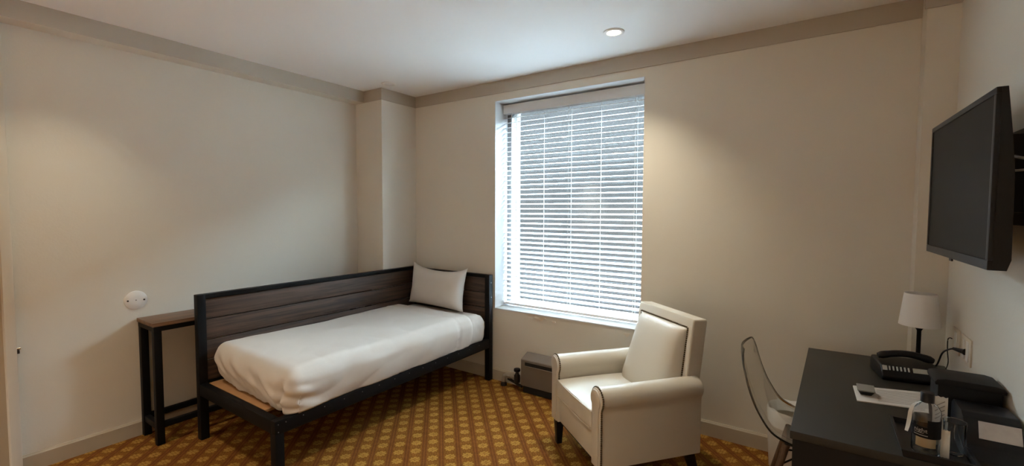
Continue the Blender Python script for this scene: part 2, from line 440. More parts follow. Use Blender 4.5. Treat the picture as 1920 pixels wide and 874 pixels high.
# paint flaking under the sill
for fx, fz, s, seed in ((-1.88, .613, .055, 1), (-1.745, .592, .024, 2), (-1.137, .590, .040, 3)):
    bm = bmesh.new(); random.seed(seed); vs = []
    for k in range(11):
        a = PI + PI*k/10
        rr = s*(.75+.5*random.random())
        vs.append(bm.verts.new((fx+rr*math.cos(a)*(1.0 if seed == 1 else .6), YW-.001-.004*random.random()*(k % 3), fz+.012+rr*math.sin(a)*.6)))
    f = bm.faces.new(vs); r = bmesh.ops.extrude_face_region(bm, geom=[f])
    bmesh.ops.translate(bm, verts=[v for v in r['geom'] if isinstance(v, bmesh.types.BMVert)], vec=(0, -.0035, 0))
    bmesh.ops.recalc_face_normals(bm, faces=bm.faces)
    part('paint_flake', bm, M_flake, ww)

# ------------------------------------------------------------------ blind
BY = YW+.118           # front of the blind
bl = thing('window_blind', (-1.69, BY+.03, WZ0+.03), 'white horizontal slat blind lowered over the window', 'blind')
BX0, BX1 = WX0+.010, WX1-.010
part('headrail', B(WX0+.012, WX1-.008, BY-.012, BY+.05, WZ1-.095, WZ1-.018, bev=.004), mat('headrail_white', (.66, .65, .64), .5), bl)
bm = bmesh.new()
n_sl = 39; zt, zb_ = WZ1-.128, WZ0+.075
tilt = math.radians(11)
for i in range(n_sl):
    z = zt + (zb_-zt)*i/(n_sl-1)
    prof = []
    for k in range(7):
        s = -1+2*k/6; prof.append((.025*s, .0025*(1-s*s)+.0011))
    for k in range(6, -1, -1):
        s = -1+2*k/6; prof.append((.025*s, .0025*(1-s*s)-.0011))
    pr = [(BY+.028 + a*math.cos(tilt) - b*math.sin(tilt), z + a*math.sin(tilt) + b*math.cos(tilt)) for a, b in prof]
    prism(bm, pr, 0, BX0, BX1)
part('slatted_shade', bm, M_slat, bl, smooth=35)
part('bottom_rail', B(BX0, BX1, BY+.004, BY+.054, WZ0+.022, WZ0+.040, bev=.004), M_slat, bl)
for cx in (BX0+.135, BX0+.645, BX1-.095):
    bm = bmesh.new()
    tube(bm, [(cx, BY+.0005, WZ1-.095), (cx, BY+.0005, WZ0+.03)], .0016, 6); tube(bm, [(cx, BY+.056, WZ1-.095), (cx, BY+.056, WZ0+.03)], .001, 6)
    part('ladder_cord', bm, M_cord, bl)
for cx in (BX0+.385, BX0+.905):
    bm = bmesh.new(); tube(bm, [(cx, BY+.056, WZ1-.095), (cx, BY+.056, WZ0+.03)], .0015, 6); part('lift_cord', bm, M_cord, bl)
bm = bmesh.new(); tube(bm, [(BX0+.092, BY-.010, WZ1-.09), (BX0+.089, BY-.012, WZ1-.75)], .0035, 8); part('tilt_wand', bm, M_cord, bl)

# ------------------------------------------------------------------ downlights
DL = ['lit recessed downlight in the ceiling before the window', 'unlit recessed downlight in the ceiling beside the column',
      'lit recessed downlight above the foot of the bed', 'recessed downlight in the middle of the ceiling',
      'assumed recessed downlight added as fill behind the camera on the right', 'assumed recessed downlight added as fill behind the camera on the left']
for (x, y, k), lab in zip(DOWNLIGHTS, DL):
    t = thing('recessed_downlight', (x, y, H), lab, 'ceiling light', 'recessed downlights')
    bm = bmesh.new(); lathe(bm, [(.043, -.001), (.043, -.006), (.050, -.009), (.060, -.008), (.0655, -.003), (.0655, 0), (.062, .002), (.045, .002)], (x, y, H), 40, closed=True)
    part('trim_ring', bm, M_trimring, t)
    bm = bmesh.new(); lathe(bm, [(.0428, -.0035), (.0428, -.0015)], (x, y, H), 36)
    part('diffuser', bm, M_lit if k else M_unlit, t)
    if k:
        ld = bpy.data.lights.new('downlight_beam', 'SPOT'); ld.energy = LAMP_W*k*4; ld.color = LAMP_COL if y > 0 else LAMP_COL_BACK
        ld.spot_size = math.radians(104 if x > -2 or y < 0 else 92); ld.spot_blend = 1.0 if y > .5 else .7; ld.shadow_soft_size = .04
        lo = bpy.data.objects.new('downlight_beam', ld); COL.objects.link(lo); lo.parent = t; lo.location = (0, 0, -.012)

# ------------------------------------------------------------------ sofa console table behind the bed
ct = thing('console_table', (-3.55, 1.88, 0), 'narrow console table with wooden top standing between wall and daybed', 'table')
CX0, CX1, CY0, CY1, CZ = -3.688, -3.412, 1.035, 2.70, .787
part('tabletop', B(CX0, CX1, CY0-.006, CY1, CZ-.024, CZ, bev=.002), M_contop, ct)
part('apron', (lambda bm: (box(bm, CX0+.003, CX1-.003, CY0, CY0+.035, CZ-.055, CZ-.024), box(bm, CX1-.038, CX1-.003, CY0+.035, CY1, CZ-.055, CZ-.024), box(bm, CX0+.003, CX0+.038, CY0+.035, CY1, CZ-.055, CZ-.024), bm)[-1])(bmesh.new()), M_metal, ct, smooth=None)
for x in (CX0+.003, CX1-.045):
    for y in (CY0, CY1-.045):
        part('leg', B(x, x+.042, y, y+.042, 0, CZ-.05, bev=.003), M_metal, ct)
for x in (CX0+.005, CX1-.04):
    part('stretcher', B(x, x+.032, CY0+.04, CY1-.04, .105, .140, bev=.002), M_metal, ct)
part('stretcher', B(CX0+.044, CX1-.044, CY0+.006, CY0+.036, .095, .135, bev=.002), M_metal, ct)

# ------------------------------------------------------------------ daybed
bd = thing('daybed', (-2.84, 2.19, 0), 'black metal daybed with dark plank back and head panel', 'bed')
X0, X1, Y0, Y1 = -3.318, -2.352, 1.222, 3.158
PT = .05
part('post', B(X0, X0+PT, Y0, Y0+PT, 0, .952, bev=.003), M_metal, bd)
part('post', B(X0, X0+PT, Y1-PT, Y1, 0, .952, bev=.003), M_metal, bd)
po_ = part('post', B(X1-PT, X1, Y1-PT, Y1, 0, .938, bev=.003), M_metal, bd)
for z in (.87, .74):
    bm = bmesh.new(); tube(bm, [(X1-.001, Y1-.025, z), (X1+.004, Y1-.025, z)], .006, 10); part('bolt', bm, M_screw, po_)
part('leg', B(X1-PT, X1, Y0, Y0+PT, 0, .30, bev=.003), M_metal, bd)
fr = part('side_rail', B(X1-.045, X1, Y0, Y1-PT, .295, .372, bev=.003), M_metal, bd)
ys = [Y0+.018, Y0+.06] + [Y0+.16+.132*k for k in range(13)]
for i, y in enumerate(ys):
    bm = bmesh.new(); dome(bm, (X1+.0005, y, .352), .0032); part('screw', bm, M_screw, fr)
bm = bmesh.new(); dome(bm, (X1+.0005, Y0+.018, .31), .0032); part('screw', bm, M_screw, fr)
part('foot_rail', B(X0+PT, X1-.045, Y0, Y0+.045, .297, .372, bev=.003), M_metal, bd)
part('back_bottom_rail', B(X0, X0+.045, Y0+PT, Y1-PT, .297, .372, bev=.003), M_metal, bd)
part('back_top_rail', B(X0, X0+PT, Y0+PT, Y1-PT, .922, .952, bev=.003), M_metal, bd)
part('head_top_rail', B(X0+PT, X1-PT, Y1-PT, Y1, .910, .938, bev=.003), M_metal, bd)
part('head_bottom_rail', B(X0+PT, X1-PT, Y1-.045, Y1, .297, .372, bev=.003), M_metal, bd)
bm = bmesh.new(); hh = (.922-.378)/4
for k in range(4): box(bm, X0+.012, X0+.034, Y0+PT, Y1-PT, .378+hh*k+.0035, .378+hh*(k+1)-.0035, bev=.0035)
part('back_panel', bm, M_plank_y, bd)
bm = bmesh.new(); hh = (.910-.378)/4
for k in range(4): box(bm, X0+PT, X1-PT, Y1-.034, Y1-.012, .378+hh*k+.0035, .378+hh*(k+1)-.0035, bev=.0035)
part('head_panel', bm, M_plank_x, bd)
part('platform', B(X0+.045, -2.56, Y0+.055, Y1-.055, .350, .365, bev=.004), M_ply, bd)
part('platform_slat', B(-2.53, X1-.045, Y0+.13, Y1-.055, .335, .360), M_metal, bd)

MX0, MX1, MY0, MY1, MZ0, MZ1 = -3.262, -2.372, 1.345, 3.095, .374, .600
def mat_fn(p, n):
    d = Vector((0, 0, 0))
    s = (p.z-MZ0)/(MZ1-MZ0)
    if n.z < .7:
        d += n*(.012*math.sin(PI*max(0, min(1, s))) + .006*noise.noise((p.x*9, p.y*9, p.z*3)) * (1.2-s))
        # stretched sheet creases
        d += n*.006*noise.noise((p.y*26+p.z*18, p.x*22, p.z*5))
    if p.z+d.z < MZ0: d.z = MZ0-p.z
    return d
ms = part('mattress', soft_box(MX0, MX1, MY0, MY1, MZ0-.06, MZ1, .080, (36, 70, 18), mat_fn, drop=lambda f: f.normal.z < -.7 and max(v.co.z for v in f.verts) < MZ0-.03), M_sheet, loc=(-2.81, 2.23, MZ0))
tag(ms, 'mattress in a white fitted sheet on the daybed', 'mattress')

DX0, DX1, DY0, DY1, DZ1 = MX0-.008, MX1+.024, 1.292, 2.905, .622
def duv_fn(p, n):
    s = max(0, min(1, (p.z-.372)/(DZ1-.372)))
    low = 1-s
    d = Vector((0, 0, 0))
    d.z += .010*noise.noise((p.x*2.2, p.y*1.7, 3.1)) + .004*noise.noise((p.x*7, p.y*5, 1.7))
    side = 1-abs(n.z)
    if n.x > .2:      # front side: long shallow folds leaning along the bed
        d.x += side*(.014*math.sin(PI*s) + .008*noise.noise((p.y*4.5+p.z*2, p.z*4, 5.0)) + .005*low*noise.noise((p.y*14-p.z*9, p.z*3, 2.0)))
        d.x -= .022*low*low
        # hem of the turned back band
        if abs(p.y-2.70) < .03: d.x -= .006*(1-abs(p.y-2.70)/.03)*side
        if 2.67 < p.y < 2.70: d.x += .006*noise.noise((1, p.y*20, p.z*40))
    if n.y < -.2:     # foot side: slanting creases towards the front corner
        d.y -= side*(.012*math.sin(PI*s) + .020*noise.noise((p.x*6+p.z*5, p.z*4, 9.0)) + .016*low*noise.noise((p.x*17+p.z*13, p.z*6, 4.0)))
        d.y += (.030+.035*max(0, (-2.6-p.x)/.65))*low*low + .012*low*noise.noise((p.x*5, 2, 2))
    if n.y < -.2:     # gathered corner and long diagonal pulls on the foot side
        g0 = p.x-(DX1-.10+.05*s)
        d.y += side*.034*math.exp(-(g0/.016)**2)*min(1, low*2.2)
        f_ = (p.x-DX0)*.8+p.z*1.7
        d.y += side*.016*(abs(math.sin(f_*17+2.5*noise.noise((p.x*3, p.z*3, 7)))) - .5)*min(1, 2.5*s)*(.35+.65*low)
    if n.x > .2:
        f_ = (p.y-DY0)*.55-p.z*1.2
        d.x += side*.010*(abs(math.sin(f_*15+3*noise.noise((p.y*2, p.z*2, 8)))) - .5)*(.25+.75*low)
        g1 = p.y-(DY0+.05+.10*low)
        d.x += side*.010*math.sin(p.z*70+p.y*8)*math.exp(-(g1/.06)**2)*low
    if n.z > .5:
        d.z += .0045*(abs(noise.noise((p.x*5+p.y*2, p.y*4-p.x*2, 6.0)))**.7 - .3)
    c = math.exp(-((p.x-DX1)**2+(p.y-DY0)**2)/.018)
    d += Vector((0.006, -.006, 0))*c*math.sin(p.z*95+p.x*25)*low + Vector((.5, -.5, 0))*.02*c*low
    if n.z > .5 and abs(p.y-2.72) < .012: d.z += .004*(1-abs(p.y-2.72)/.012)
    if n.z > .5 and p.y > 2.72: d.z += .003
    if p.z+d.z < .376: d.z = .376-p.z
    return d
dv = soft_box(DX0, DX1, DY0, DY1, .290, DZ1, .080, (72, 130, 34), duv_fn, drop=lambda f: f.normal.z < -.7 or f.normal.y > .6 or max(v.co.z for v in f.verts) < .3765)
bmesh.ops.recalc_face_normals(dv, faces=dv.faces)
do = part('duvet', dv, M_duvet, loc=(-2.81, 2.1, .372))
so = do.modifiers.new('thick', 'SOLIDIFY'); so.thickness = .006; so.offset = 1
tag(do, 'white duvet tucked around the mattress of the daybed', 'duvet')

# pillow propped against the head panel
pw = bmesh.new(); NS = 36; grid = {}
for side in (1, -1):
    for i in range(NS+1):
        for j in range(NS+1):
            s, q = -1+2*i/NS, -1+2*j/NS
            x = .325*s*(1-.06*(1-q*q)); z = .178*q*(1-(.17 if q > 0 else .04)*(1-s*s))
            # ears at the corners
            e = (abs(s)*abs(q))**5
            x += .018*e*(1 if s > 0 else -1); z += (.030 if q > 0 else .005)*e*(1 if q > 0 else -1)
            th = .085*(max(0, (1-s**4)*(1-q**4)))**.55
            wr = .006*noise.noise((x*9, z*9, side*3.0)) + .004*noise.noise((x*22, z*14, side*2.0))
            y = -side*(th + wr*min(1, th*20))
            edge = i in (0, NS) or j in (0, NS)
            if edge and side == -1: grid[(side, i, j)] = grid[(1, i, j)]
            else: grid[(side, i, j)] = pw.verts.new((x, y if not edge else 0, z))
    for i in range(NS):
        for j in range(NS):
            q4 = [grid[(side, i, j)], grid[(side, i+1, j)], grid[(side, i+1, j+1)], grid[(side, i, j+1)]]
            pw.faces.new(q4 if side == 1 else q4[::-1])
bmesh.ops.transform(pw, matrix=Matrix.Rotation(math.radians(-8), 4, 'X'), verts=pw.verts)
bmesh.ops.transform(pw, matrix=Matrix.Rotation(math.radians(1.5), 4, 'Y'), verts=pw.verts)
bmesh.ops.translate(pw, verts=pw.verts, vec=(-2.872, 3.00, .800))
pil = part('pillow', pw, M_pillow, loc=(-2.875, 3.0, .6), smooth=70)
tag(pil, 'white pillow propped against the head panel', 'pillow')

# ------------------------------------------------------------------ wall cover plate, left wall
wp = thing('cover_plate', (XL, 1.030, .905), 'round white blank cover plate above the console table', 'wall plate')
bm = bmesh.new(); lathe(bm, [(.0615, 0), (.0615, .003), (.058, .006), (.02, .0065)], (0, 0, 0), 40)
bmesh.ops.transform(bm, matrix=Matrix.Translation((XL, 1.030, .905)) @ Matrix.Rotation(PI/2, 4, 'Y'), verts=bm.verts)
part('plate', bm, M_plate_white, wp)
for yy in (-.043, .043, 0):
    bm = bmesh.new(); tube(bm, [(XL+.0055, 1.030+yy, .905-.002*(yy > 0)), (XL+.0085, 1.030+yy, .905-.002*(yy > 0))], .0055 if yy else .003, 10)
    part('screw' if yy else 'centre_stud', bm, M_iron, wp)

# ------------------------------------------------------------------ radiator cover and valve
rd = thing('radiator', (-1.55, 3.1, 0), 'low taupe radiator cover under the window', 'radiator')
RX0, RX1, RY, = -1.985, -1.05, 3.055
bm = bmesh.new(); prism(bm, [(RY, .062), (YW-.016, .062), (YW-.016, .315), (YW-.03, .318), (RY+.006, .284), (RY, .278)], 0, RX0, RX1, bev=.003)
part('cover', bm, M_rad, rd)
part('air_slot', B(RX0+.04, RX1-.04, RY-.002, RY+.002, .232, .262), M_dark, rd, smooth=None)
part('gap_shadow', B(RX0+.01, RX1-.01, RY+.02, YW-.02, 0, .06), M_dark, rd, smooth=None)  # dark block standing in for the shadowed gap beneath the cover
part('louvre_lip', B(RX0+.04, RX1-.04, RY-.008, RY+.004, .226, .234, bev=.002), M_rad, rd)
vv = thing('radiator_valve', (-2.13, 3.10, 0), 'pipe elbow and valve with black knob beside the radiator', 'valve')
bm = bmesh.new(); tube(bm, smooth_path([(-2.192, 3.105, 0), (-2.192, 3.105, .045), (-2.178, 3.105, .083), (-2.140, 3.105, .098), (-2.065, 3.105, .098)], 6), .019, 14)
part('elbow_pipe', bm, M_pipe, vv)
bm = bmesh.new(); lathe(bm, [(.026, 0), (.026, .024), (.021, .026), (.021, .03)], (-2.192, 3.105, 0), 20); part('floor_collar', bm, M_iron, vv)
bm = bmesh.new(); tube(bm, [(-2.145, 3.105, .098), (-2.115, 3.105, .098)], .026, 6); part('union_nut', bm, M_pipe, vv)
bm = bmesh.new(); lathe(bm, [(.024, .055), (.026, .07), (.026, .115), (.017, .125), (.012, .145)], (-2.055, 3.105, 0), 18); part('valve_body', bm, M_iron, vv)
bm = bmesh.new(); lathe(bm, [(.010, .143), (.026, .150), (.029, .160), (.026, .172), (.010, .176)], (-2.055, 3.105, 0), 20); part('knob', bm, M_plastic, vv)
bm = bmesh.new(); tube(bm, smooth_path([(-2.155, 3.12, .060), (-2.09, 3.11, .050), (-2.04, 3.10, .040), (-2.000, 3.095, .036)], 5), .012, 10); part('return_pipe', bm, M_iron, vv)

# ------------------------------------------------------------------ armchair (local: x across, y front to back)
AW, AD = .655, .645
ac = thing('armchair', (0, 0, 0), 'cream leather armchair with nailhead trim and dark feet', 'armchair', rz=math.radians(-39))
FL = Vector((-1.395, 2.520))
uu = Vector((math.cos(math.radians(-39)), math.sin(math.radians(-39)))); vvv = Vector((-uu.y, uu.x))
cc = FL + uu*AW/2 + vvv*AD/2
ac.location = (cc.x, cc.y, 0)
def lx(u): return u-AW/2
def ly(v): return v-AD/2
L_ = dict(world=False)
bm = B(lx(.07), lx(AW-.07), ly(.018), ly(.585), .165, .330, bev=.012); part('seat_base', bm, M_leather, ac, **L_)
part('base_shadow', B(lx(.03), lx(AW-.03), ly(.03), ly(.585), .150, .167), M_dark, ac, smooth=None, **L_)  # dark sheet standing in for the shadow under the seat base
# cushion
def cush(p, n):
    d = Vector((0, 0, 0))
    if n.z > .5: d.z = .018*max(0, 1-(p.x/.26)**2)*max(0, 1-((p.y+.12)/.30)**2)
    if n.y < -.5: d.y = -.010*max(0, 1-(p.x/.24)**2) + .004*noise.noise((p.x*12, p.z*10, 0))
    return d
cu = part('seat_cushion', soft_box(lx(.093), lx(AW-.093), ly(-.004), ly(.46), .336, .443, .018, (26, 26, 10), cush), M_leather, ac, **L_)
bm = bmesh.new(); tube(bm, [(lx(.10)+(AW-.20)*k/20, ly(-.001)-.010*max(0, 1-((lx(.10)+(AW-.20)*k/20)/.24)**2), .440) for k in range(21)], .0045, 8)
part('piping', bm, M_leather, cu, **L_)
bm = bmesh.new(); tube(bm, [(lx(.10)+(AW-.20)*k/20, ly(.000)-.008*max(0, 1-((lx(.10)+(AW-.20)*k/20)/.24)**2), .3415) for k in range(21)], .0042, 8)
part('piping', bm, M_leather, cu, **L_)
for sgn in (-1, 1):
    prof = []; cx_, cz_, R_ = .047, .523, .061
    outer = [(0.004, .165), (0.004, .45)]
    arc = [(cx_ + R_*math.cos(a), cz_ + R_*math.sin(a)) for a in [math.radians(222 - (222+42)*k/22) for k in range(23)]]
    inner = [(.092, .45), (.092, .165)]
    prof = outer + arc + inner
    if sgn < 0: pp = [(lx(a), b) for a, b in prof]
    else: pp = [(lx(AW-a), b) for a, b in prof][::-1]
    bm = bmesh.new(); prism(bm, pp, 1, ly(0), ly(.625), bev=.010, seg=3, cap_only=True)
    am = part('arm', bm, M_leather, ac, smooth=50, **L_)
    # front facing, slightly proud, and its nailheads
    fp = [(a if sgn < 0 else AW-a, b) for a, b in
          [(.012, .170), (.012, .455)] + [(cx_+(R_-.010)*math.cos(math.radians(222-264*k/18)), cz_+(R_-.010)*math.sin(math.radians(222-264*k/18))) for k in range(19)] + [(.082, .455), (.082, .170)]]
    bm = bmesh.new(); prism(bm, [(lx(a), b) for a, b in fp], 1, ly(-.006), ly(.004), bev=.003, cap_only=True)
    part('arm_front', bm, M_leather, am, **L_)
    bm = bmesh.new(); path = [(a if sgn < 0 else AW-a, b) for a, b in
          [(.003, .17), (.003, .475)] + [(cx_+(R_+.001)*math.cos(math.radians(215-250*k/30)), cz_+(R_+.001)*math.sin(math.radians(215-250*k/30))) for k in range(31)] + [(.093, .475), (.093, .345)]]
    d = 0; step = .0115; acc = 0
    for k in range(len(path)-1):
        p, q = Vector(path[k]), Vector(path[k+1]); l = (q-p).length
        while acc < l:
            w = p.lerp(q, acc/l); dome(bm, (lx(w.x), ly(.010), w.y), .0055); acc += step
        acc -= l
    part('nailhead_trim', bm, M_nail, am, **L_)
# back: wedge with a raised border
BU0, BU1 = .058, AW-.058
side = [(.520, .165), (.540, .40), (.602, .885), (.610, .897), (.690, .893), (.697, .880), (.640, .42), (.600, .165)]
bm = bmesh.new(); prism(bm, [(ly(a), b) for a, b in side], 0, lx(BU0), lx(BU1), bev=.012, seg=3, cap_only=True)
bk = part('backrest', bm, M_leather, ac, smooth=45, **L_)
# padded panel on the slope
dirv = Vector((.602-.540, .885-.40)); Ls = dirv.length; dn = dirv.normalized(); nn = Vector((-dn.y, dn.x))
bm = bmesh.new(); NX, NZ = 26, 26; g = {}
pu0, pu1, pt0, pt1 = BU0+.042, BU1-.042, .03, Ls-.045
for i in range(NX+1):
    for j in range(NZ+1):
        s, q = -1+2*i/NX, -1+2*j/NZ
        th = .004 + (.155-.115*j/NZ)*((1-abs(s)**5)*(1-(q**6 if q > 0 else .2*q**6)))**.5
        tt = pt0+(pt1-pt0)*j/NZ
        pos = Vector((.540, .40)) + dn*tt + nn*th
        g[i, j] = bm.verts.new((lx(pu0+(pu1-pu0)*i/NX), ly(pos.x), pos.y))
for i in range(NX):
    for j in range(NZ): bm.faces.new((g[i, j], g[i+1, j], g[i+1, j+1], g[i, j+1]))
r = bmesh.ops.extrude_face_region(bm, geom=list(bm.faces))
bmesh.ops.translate(bm, verts=[v for v in r['geom'] if isinstance(v, bmesh.types.BMVert)], vec=(0, .012, -.003))
bmesh.ops.recalc_face_normals(bm, faces=bm.faces)
part('back_cushion', bm, M_leather, ac, smooth=60, **L_)
bm = bmesh.new()
def bnail(u, t):
    pos = Vector((.540, .40)) + dn*t + nn*.002
    dome(bm, (lx(u), ly(pos.x), pos.y), .0052)
k = 0.10
while k < pt1+.006:
    bnail(pu0-.004, k); bnail(pu1+.004, k); k += .0115
k = pu0
while k < pu1: bnail(k, pt1+.006); k += .0115
part('nailhead_trim', bm, M_nail, bk, **L_)
for u, v, sx, sy in ((.035, .035, 0, 0), (AW-.035, .035, 0, 0), (.06, .585, 0, .05), (AW-.06, .585, 0, .05)):
    bm = bmesh.new(); a, b_ = .017, .025
    hexa(bm, [(lx(u)-a+sx, ly(v)-a+sy, 0), (lx(u)+a+sx, ly(v)-a+sy, 0), (lx(u)+a+sx, ly(v)+a+sy, 0), (lx(u)-a+sx, ly(v)+a+sy, 0)],
         [(lx(u)-b_, ly(v)-b_, .155), (lx(u)+b_, ly(v)-b_, .155), (lx(u)+b_, ly(v)+b_, .155), (lx(u)-b_, ly(v)+b_, .155)], bev=.003)
    part('leg', bm, M_legdark, ac, **L_)

# ------------------------------------------------------------------ desk
dk = thing('desk', (.24, 2.37, 0), 'black desk against the right wall under the television', 'desk')
c4 = [(-.056, 1.785), (.536, 1.790), (.536, 2.975), (-.019, 2.950)]
bm = bmesh.new(); hexa(bm, [(x, y, .722) for x, y in c4], [(x, y, .750) for x, y in c4], bev=.002); part('desktop', bm, M_desk, dk)
part('end_panel', B(-.048, .534, 1.792, 1.816, 0, .722), M_deskside, dk, smooth=None)
part('end_panel', B(.085, .534, 2.918, 2.944, 0, .722), M_deskside, dk, smooth=None)
part('modesty_panel', B(.48, .50, 1.816, 2.918, .25, .722), M_deskside, dk, smooth=None)

# ------------------------------------------------------------------ clear shell chair
gc = thing('shell_chair', (.0, 2.43, 0), 'clear plastic shell chair with wooden legs at the desk', 'chair')
prof = [(-.285, .858), (-.274, .79), (-.250, .69), (-.212, .595), (-.150, .512), (-.05, .470), (.04, .462), (.12, .470), (.17, .458)]
PP = smooth_path([(a, 0, b) for a, b in prof], 7)
bm = bmesh.new(); g = {}; NP = len(PP)-1; NW = 18
for i, p in enumerate(PP):
    f = i/NP
    hw = .205 + .03*math.sin(PI*min(1, f*1.3))
    if f < .16: hw *= math.sqrt(max(.0, 1-((.16-f)/.16)**2.6))*.42+.58
    if f > .92: hw *= 1-.35*((f-.92)/.08)**2
    tg = (PP[min(i+1, NP)]-PP[max(i-1, 0)]).normalized(); nr = Vector((-tg.z, 0, tg.x)); nr = nr if nr.x > 0 or nr.z > 0 else -nr
    for j in range(NW+1):
        s = -1+2*j/NW
        q = p + nr*(.036*abs(s)**2.2*(.6+.4*math.sin(PI*f)))
        g[i, j] = bm.verts.new((q.x, 2.43+hw*s, q.z))
for i in range(NP):
    for j in range(NW): bm.faces.new((g[i, j], g[i+1, j], g[i+1, j+1], g[i, j+1]))
bmesh.ops.recalc_face_normals(bm, faces=bm.faces)
sh = part('shell', bm, M_glassclear, gc, smooth=80)
so = sh.modifiers.new('thick', 'SOLIDIFY'); so.thickness = .006; so.offset = 0
# rolled rim
rim = [(g_co) for g_co in []]
bm = bmesh.new()
me = sh.data
idx = lambda i, j: i*(NW+1)+j
ro = Vector(gc.location)
edge = [me.vertices[idx(i, 0)].co+ro for i in range(NP, -1, -1)] + [me.vertices[idx(0, j)].co+ro for j in range(NW+1)] + [me.vertices[idx(i, NW)].co+ro for i in range(NP+1)]
ed2 = [edge[0]]
for e_ in edge[1:]:
    if (e_-ed2[-1]).length > .004: ed2.append(e_)
tube(bm, ed2, .0038, 8); part('rim', bm, M_glassclear, sh)
for sx, sy in ((-1, -1), (-1, 1), (1, -1), (1, 1)):
    bm = bmesh.new(); tube(bm, [(.0+sx*.085, 2.43+sy*.10, .452), (.0+sx*.20, 2.43+sy*.20, .0)], [.016, .010], 12); part('leg', bm, M_dowel, gc)
bm = bmesh.new()
for sx in (-1, 1):
    tube(bm, [(sx*.108, 2.43-.12, .36), (-sx*.09, 2.43+.105, .43)], .004, 6); tube(bm, [(sx*.108, 2.43+.12, .36), (-sx*.09, 2.43-.105, .43)], .004, 6)
part('wire_brace', bm, M_metal, gc)
part('mounting_plate', B(-.09, .09, 2.33, 2.53, .448, .456), M_iron, gc, smooth=None)

# ------------------------------------------------------------------ waste bin
wb = thing('waste_bin', (-.085, 3.02, 0), 'cream waste bin with plastic liner behind the clear chair', 'bin')
bm = bmesh.new(); lathe(bm, [(.005, .004), (.108, 0), (.112, .006), (.132, .345), (.128, .345), (.108, .012), (.005, .012)], (-.085, 3.02, 0), 36, closed=True)
part('bucket', bm, M_bin, wb)
bm = bmesh.new(); n = 48; rings = []
for (r, z) in ((.112, .30), (.128, .35), (.136, .362), (.140, .345), (.140, .285), (.142, .262)):
    rings.append([bm.verts.new((-.085+(r+.004*noise.noise((k*.9, z*40, 0)))*math.cos(2*PI*k/n), 3.02+(r+.004*noise.noise((k*.9, z*40, 3)))*math.sin(2*PI*k/n), z+.010*noise.noise((k*.35, z*8, 1)))) for k in range(n)])
for a, b_ in zip(rings, rings[1:]):
    for k in range(n): bm.faces.new((a[k], a[(k+1) % n], b_[(k+1) % n], b_[k]))
bmesh.ops.recalc_face_normals(bm, faces=bm.faces)
part('liner', bm, M_liner, wb)

# ------------------------------------------------------------------ television
tv = thing('television', (.43, 2.18, 1.60), 'black flat television on the right wall over the desk', 'television')
# local frame: a along the screen (far to near), out to the back (+x)
P_far, P_near = Vector((.385, 2.555)), Vector((.400, 1.800))
TZ0, TZ1 = 1.337, 1.849
ax_ = (P_near-P_far).normalized(); bx_ = Vector((-ax_.y, ax_.x)); TL = (P_near-P_far).length
def tvp(a, d, z): q = P_far + ax_*a + bx_*d; return (q.x, q.y, z)
def tvbox(bm, a0, a1, d0, d1, z0, z1, bev=0.0):
    hexa(bm, [tvp(a0, d0, z0), tvp(a1, d0, z0), tvp(a1, d1, z0), tvp(a0, d1, z0)], [tvp(a0, d0, z1), tvp(a1, d0, z1), tvp(a1, d1, z1), tvp(a0, d1, z1)], bev)
bm = bmesh.new(); bz = .018
tvbox(bm, 0, TL, 0, .012, TZ1-bz, TZ1, .002); tvbox(bm, 0, TL, 0, .012, TZ0, TZ0+.028, .002)
tvbox(bm, 0, bz, 0, .012, TZ0+.028, TZ1-bz, .002); tvbox(bm, TL-bz, TL, 0, .012, TZ0+.028, TZ1-bz, .002)
bmesh.ops.recalc_face_normals(bm, faces=bm.faces)
part('bezel', bm, M_plastic, tv)
bm = bmesh.new(); tvbox(bm, bz-.002, TL-bz+.002, .0035, .010, TZ0+.026, TZ1-bz+.002); bmesh.ops.recalc_face_normals(bm, faces=bm.faces)
part('screen', bm, M_screen, tv, smooth=None)
bm = bmesh.new(); sect = [(.010, TZ0), (.010, TZ1), (.024, TZ1), (.036, TZ1-.12), (.046, TZ1-.25), (.048, TZ0+.03), (.040, TZ0)]
A = [bm.verts.new(tvp(.002, d, z)) for d, z in sect]; Z = [bm.verts.new(tvp(TL-.002, d, z)) for d, z in sect]
bm.faces.new(A); bm.faces.new(Z[::-1])
for i in range(len(sect)):
    j = (i+1) % len(sect); bm.faces.new((A[i], Z[i], Z[j], A[j]))
bmesh.ops.recalc_face_normals(bm, faces=bm.faces)
part('back_shell', bm, M_plastic, tv, smooth=30)
bm = bmesh.new(); tvbox(bm, TL/2-.016, TL/2+.016, -.001, .004, TZ0-.008, TZ0+.001, .001); bmesh.ops.recalc_face_normals(bm, faces=bm.faces)
part('sensor_tab', bm, M_plastic, tv)
part('wall_mount', (lambda bm: (box(bm, .515, XR, 1.90, 2.34, 1.46, 1.76, bev=.003), box(bm, .44, .52, 2.00, 2.06, 1.50, 1.74, bev=.003), box(bm, .44, .52, 2.20, 2.26, 1.50, 1.74, bev=.003), bm)[-1])(bmesh.new()), M_plastic, tv)
bm = bmesh.new()
tube(bm, smooth_path([(.455, 1.86, 1.66), (.49, 1.83, 1.64), (.52, 1.84, 1.60), (.535, 1.88, 1.52)], 6), .004, 8)
tube(bm, smooth_path([(.455, 1.87, 1.62), (.50, 1.85, 1.615), (.53, 1.86, 1.56)], 6), .0035, 8)
part('cable', bm, mat('grey_cable', (.20, .20, .21), .5), tv)

